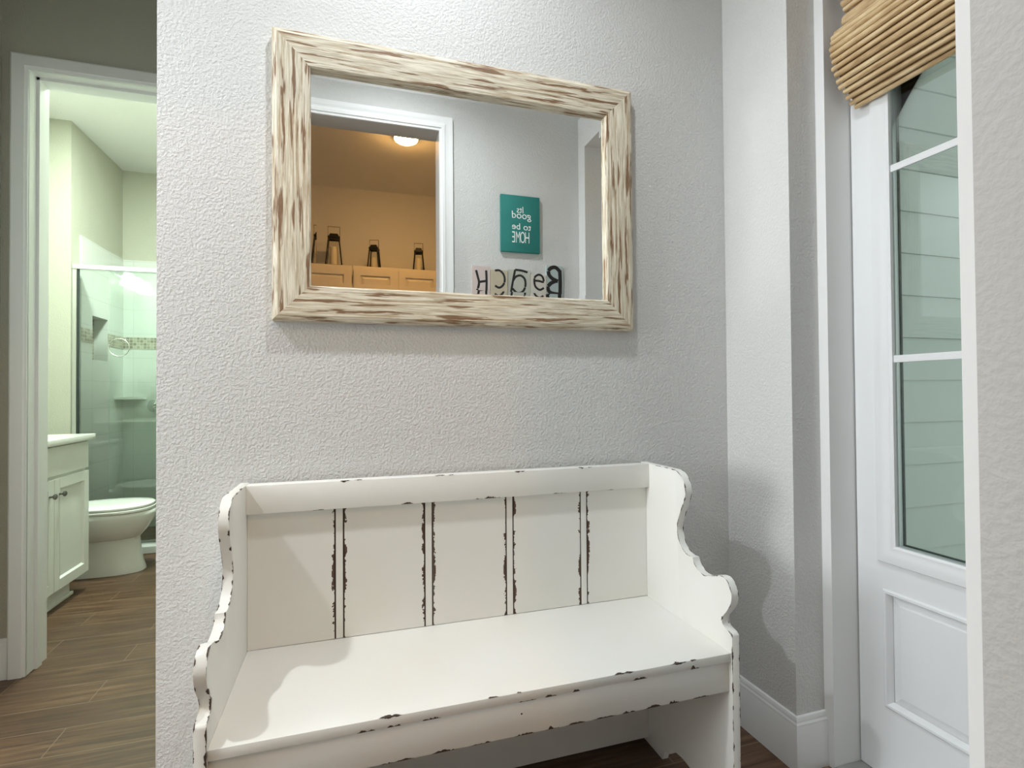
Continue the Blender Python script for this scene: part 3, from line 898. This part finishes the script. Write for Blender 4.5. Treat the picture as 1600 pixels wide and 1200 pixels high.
for (x, r, h, lb) in ((-0.147, 0.032, 0.17, 'pale pillar candle inside the largest lantern'), (0.192, 0.022, 0.10, 'pale pillar candle inside the middle lantern'), (0.585, 0.024, 0.12, 'pale pillar candle inside the lantern closest to the casing')):
    b = BM(); lathe(b, [(0.0, 0.0), (r, 0.0), (r, h - 0.004), (r - 0.004, h), (0.003, h - 0.003), (0.0015, h + 0.01), (0.0, h + 0.011)], 20, (x, LY, CZ1 + 0.0105))
    tag(obj('candle', b, M_CANDLE, None, 40), lb, 'candle', 'candles in the lanterns')

lamp = thing('ceiling_light', 'glowing warm dome light on the laundry ceiling in the mirror', 'ceiling light', (0.385, -0.86, ZC))
b = BM(); lathe(b, [(0.0, 0.0), (0.094, 0.0), (0.097, -0.012), (0.088, -0.022), (0.0, -0.022)], 36); obj('base', b, M_CHROME, lamp, 40)
b = BM(); lathe(b, [(0.0, -0.022), (0.086, -0.0225), (0.080, -0.032), (0.062, -0.043), (0.037, -0.050), (0.015, -0.053), (0.0, -0.0535)], 36); obj('dome', b, M_LAMP, lamp, 60)

# ------------------------------------------------------------------ bathroom fittings
VY0, VY1 = 2.868, 3.606
van = thing('vanity_cabinet', 'white bathroom vanity cabinet with dark knobs beside the doorway', 'vanity', (-1.73, 3.237, 0.0))
b = BM(); box(b, BX + 0.004, -1.475, VY0, VY1, 0.105, 0.859, bev=0.0015); gpart(van, 'body', b, M_CAB)
b = BM(); box(b, BX + 0.004, -1.520, VY0, 3.540, 0.0, 0.105)
box(b, -1.52, -1.500, VY0, 3.540, 0.0, 0.018, bev=0.004); gpart(van, 'toe_kick', b, M_CAB)
def shaker(y0, y1, z0, z1):
    bm = BM(); st = 0.052; xa, xb = -1.475, -1.455
    box(bm, xa, xb, y0, y0 + st, z0, z1, bev=0.0015); box(bm, xa, xb, y1 - st, y1, z0, z1, bev=0.0015)
    box(bm, xa, xb, y0 + st, y1 - st, z0, z0 + st); box(bm, xa, xb, y0 + st, y1 - st, z1 - st, z1)
    loft(bm, [[(xb, y0 + st, z0 + st), (xb, y1 - st, z0 + st), (xb, y1 - st, z1 - st), (xb, y0 + st, z1 - st)],
              [(xa + 0.009, y0 + st + 0.009, z0 + st + 0.009), (xa + 0.009, y1 - st - 0.009, z0 + st + 0.009), (xa + 0.009, y1 - st - 0.009, z1 - st - 0.009), (xa + 0.009, y0 + st + 0.009, z1 - st - 0.009)]], cap0=False)
    return bm
for (y0, y1, ky) in ((VY0 + 0.003, 3.235, 3.236 - 0.045), (3.239, 3.602, 3.239 + 0.045)):
    d = gpart(van, 'door', shaker(y0, y1, 0.108, 0.684), M_CAB)
    b = BM(); lathe(b, [(0.0, 0.0), (0.006, 0.0), (0.005, 0.014), (0.0135, 0.020), (0.0150, 0.026), (0.010, 0.031), (0.0, 0.032)], 20, (-1.455, ky, 0.604), 'x')
    k = obj('knob', b, M_NICKEL, None, 50); k.parent = d
    k['label'] = 'dark nickel knob'
b = BM(); box(b, -1.475, -1.457, VY0 + 0.003, 3.602, 0.700, 0.850, bev=0.002); gpart(van, 'drawer_front', b, M_CAB)
b = BM(); box(b, BX, -1.430, VY0 - 0.015, 3.622, 0.8595, 0.892, bev=0.004)
box(b, BX, BX + 0.02, VY0 - 0.015, 3.622, 0.892, 0.98, bev=0.003)
tag(obj('vanity_countertop', b, M_COUNTER, None, 40), 'white countertop on the bathroom vanity', 'countertop')

toi = thing('toilet', 'white toilet with closed lid beyond the vanity', 'toilet', (-1.60, 3.905, 0.0))
def egg(xf, xb, hw, z, n=40, k=2.3):
    """outline pointing to +x"""
    ring = []
    xm = xf - (xf - xb) * 0.48
    for i in range(n):
        a = 2 * PI * i / n
        c, s = math.cos(a), math.sin(a)
        e = 2 / k
        ex = abs(c) ** e * (1 if c >= 0 else -1); ey = abs(s) ** e * (1 if s >= 0 else -1)
        x = xm + ex * (xf - xm) if c >= 0 else xm + ex * (xm - xb)
        ring.append((x, 3.905 + ey * hw, z))
    return ring
b = BM()
loft(b, [egg(-1.272, -1.80, 0.108, 0.0, k=2.8), egg(-1.275, -1.80, 0.107, 0.02, k=2.8), egg(-1.288, -1.80, 0.098, 0.06, k=2.8), egg(-1.296, -1.80, 0.094, 0.13, k=2.6),
         egg(-1.302, -1.80, 0.090, 0.19, k=2.5), egg(-1.303, -1.80, 0.090, 0.212, k=2.5), egg(-1.290, -1.80, 0.122, 0.226, k=2.4), egg(-1.255, -1.80, 0.152, 0.268, k=2.3), egg(-1.226, -1.79, 0.176, 0.318, k=2.2),
         egg(-1.217, -1.78, 0.184, 0.358, k=2.2), egg(-1.220, -1.78, 0.184, 0.378, k=2.2), egg(-1.232, -1.78, 0.176, 0.386, k=2.2)])
gpart(toi, 'bowl', b, M_PORC, 50)
b = BM(); loft(b, [egg(-1.228, -1.72, 0.182, 0.3865), egg(-1.222, -1.72, 0.187, 0.391), egg(-1.222, -1.72, 0.187, 0.402), egg(-1.228, -1.72, 0.182, 0.406)]); gpart(toi, 'seat', b, M_PORC, 50)
b = BM(); loft(b, [egg(-1.232, -1.72, 0.180, 0.408), egg(-1.226, -1.72, 0.185, 0.412), egg(-1.226, -1.72, 0.185, 0.422), egg(-1.236, -1.72, 0.176, 0.429), egg(-1.29, -1.69, 0.125, 0.434), egg(-1.38, -1.63, 0.05, 0.435)]); gpart(toi, 'lid', b, M_PORC, 50)
b = BM(); box(b, BX + 0.012, -1.79, 3.705, 4.105, 0.38, 0.735, bev=0.02, seg=3)
box(b, BX + 0.008, -1.78, 3.697, 4.113, 0.7352, 0.765, bev=0.008); gpart(toi, 'tank', b, M_PORC, 50)

# shower enclosure
shw = thing('shower_enclosure', 'sliding glass shower door with silver frame behind the toilet', 'shower door', (-1.2, 4.31, 0.055))
SX0, SX1 = SXL + 0.002, -0.462
b = BM()
box(b, SX0, SX1, 4.285, 4.345, 1.983, 2.018, bev=0.004)
gpart(shw, 'header', b, M_CHROME)
b = BM(); box(b, SX0, SX0 + 0.028, 4.29, 4.34, 0.056, 1.983, bev=0.003); gpart(shw, 'side_jamb', b, M_CHROME)
b = BM(); box(b, SX0 + 0.028, SX1, 4.29, 4.34, 0.0555, 0.078, bev=0.003); gpart(shw, 'bottom_track', b, M_CHROME)
b = BM(); box(b, -1.800, -1.10, 4.298, 4.304, 0.080, 1.982); gp = gpart(shw, 'glass_panel', b, M_SGLASS)
b = BM(); box(b, SX0 + 0.0285, -1.796, 4.296, 4.306, 0.079, 1.9825); gpart(shw, 'edge_seal', b, M_GASKET)
b = BM(); box(b, -1.631, SX1 - 0.004, 4.322, 4.328, 0.080, 1.982); gpart(shw, 'glass_panel', b, M_SGLASS)
b = BM(); cxr, czr = -1.562, 1.447
tube(b, [(cxr + 0.062 * math.cos(2 * PI * k / 40), 4.296, czr + 0.062 * math.sin(2 * PI * k / 40)) for k in range(40)], 0.0035, 8, closed=True)
gpart(shw, 'round_pull', b, M_CHROME, 60)
# shower valve
b = BM(); lathe(b, [(0.0, 0.0), (0.055, 0.0), (0.052, -0.008), (0.022, -0.012), (0.02, -0.04), (0.0, -0.041)], 28, (-1.60, BY1 - 0.010, 1.02), 'y')
vt = thing('shower_valve', 'small chrome shower valve on the tiled back wall', 'shower valve', (-1.60, BY1 - 0.010, 1.02)); gpart(vt, 'trim_plate', b, M_CHROME, 50)
b = BM(); tube(b, [(-1.60, BY1 - 0.045, 1.02), (-1.555, BY1 - 0.055, 1.045)], [0.009, 0.006], 10); gpart(vt, 'lever', b, M_CHROME, 50)

# vanity light bar (seen reflected in the shower glass)
vl = thing('vanity_light', 'three-shade vanity light reflected in the shower glass', 'wall light', (BX, 2.98, 2.18))
b = BM(); box(b, BX, BX + 0.025, 2.80, 3.26, 2.16, 2.22, bev=0.005)
for y in (2.84, 3.03, 3.22): tube(b, [(BX + 0.02, y, 2.19), (BX + 0.09, y, 2.20), (BX + 0.11, y, 2.185)], 0.008, 8)
gpart(vl, 'back_plate', b, M_CHROME, 40)
for y in (2.84, 3.03, 3.22):
    b = BM(); lathe(b, [(0.0, 0.0), (0.028, 0.0), (0.040, -0.03), (0.055, -0.075), (0.062, -0.11), (0.058, -0.112), (0.0, -0.10)], 24, (BX + 0.11, y, 2.19)); gpart(vl, 'glass_shade', b, M_VLAMP, 50)

# ------------------------------------------------------------------ light
def light(name, typ, loc, energy, col, size=0.1, rot=None, shape='DISK', sizey=None, spread=None):
    l = bpy.data.lights.new(name, typ); l.energy = energy; l.color = col
    if typ == 'AREA':
        l.shape = shape; l.size = size
        if sizey: l.size_y = sizey
        if spread: l.spread = spread
    else:
        l.shadow_soft_size = size
    o = bpy.data.objects.new(name, l); COL.objects.link(o); o.location = loc
    if rot: o.rotation_euler = rot
    return o
COOL = (0.92, 0.968, 1.0)
for loc, e, deg in (((0.22, 0.885, 2.965), 60, 146), ((-1.50, 0.84, 2.965), 112, 158)):
    o = light('hall_downlight', 'SPOT', loc, e, COOL, 0.045)
    o.data.spot_size = math.radians(deg); o.data.spot_blend = 1.0
# added fill at the unseen left end of the hall, raises the ambient light
light('hall_left_fill', 'AREA', (-4.1, 0.88, 1.5), 125, (0.94, 0.975, 1.0), 1.2, (0, -PI / 2, 0), 'RECTANGLE', 2.6)
light('bath_ceiling_light', 'AREA', (-1.15, 3.5, 2.98), 66, (0.84, 1.0, 0.86), 0.35)

o = light('shower_fill_spot', 'SPOT', (-1.15, 4.72, 2.97), 60, (0.84, 1.0, 0.88), 0.05)  # added fill to brighten the shower tile, no fixture known here
o.data.spot_size = math.radians(78); o.data.spot_blend = 0.6

world = bpy.data.worlds.new('World'); SC.world = world; world.use_nodes = True
bg = world.node_tree.nodes['Background']
bg.inputs[0].default_value = (0.76, 0.84, 0.81, 1); bg.inputs[1].default_value = 1.45

# ------------------------------------------------------------------ camera
yaw, pitch, roll, fpx = 0.29825374, 0.01368308, -0.00738928, 813.19
fw = Vector((math.sin(yaw) * math.cos(pitch), math.cos(yaw) * math.cos(pitch), math.sin(pitch)))
r0 = Vector((math.cos(yaw), -math.sin(yaw), 0)); u0 = r0.cross(fw)
rt = math.cos(roll) * r0 + math.sin(roll) * u0; up = -math.sin(roll) * r0 + math.cos(roll) * u0
cam = bpy.data.cameras.new('Camera'); co = bpy.data.objects.new('Camera', cam); COL.objects.link(co)
co.matrix_world = basis((0, 0, 1.12), rt, up, -fw)
cam.sensor_fit = 'HORIZONTAL'; cam.sensor_width = 36; cam.lens = 36 * fpx / 1600; cam.clip_start = 0.01
SC.camera = co

SC.view_settings.view_transform = 'Standard'; SC.view_settings.look = 'None'
SC.view_settings.gamma = 1; SC.view_settings.exposure = 0.22; SC.view_settings.use_curve_mapping = False
SC.cycles.use_denoising = True
SC.cycles.max_bounces = 14; SC.cycles.diffuse_bounces = 8; SC.cycles.glossy_bounces = 6; SC.cycles.transparent_max_bounces = 16
SC.cycles.caustics_reflective = True; SC.cycles.blur_glossy = 0.2
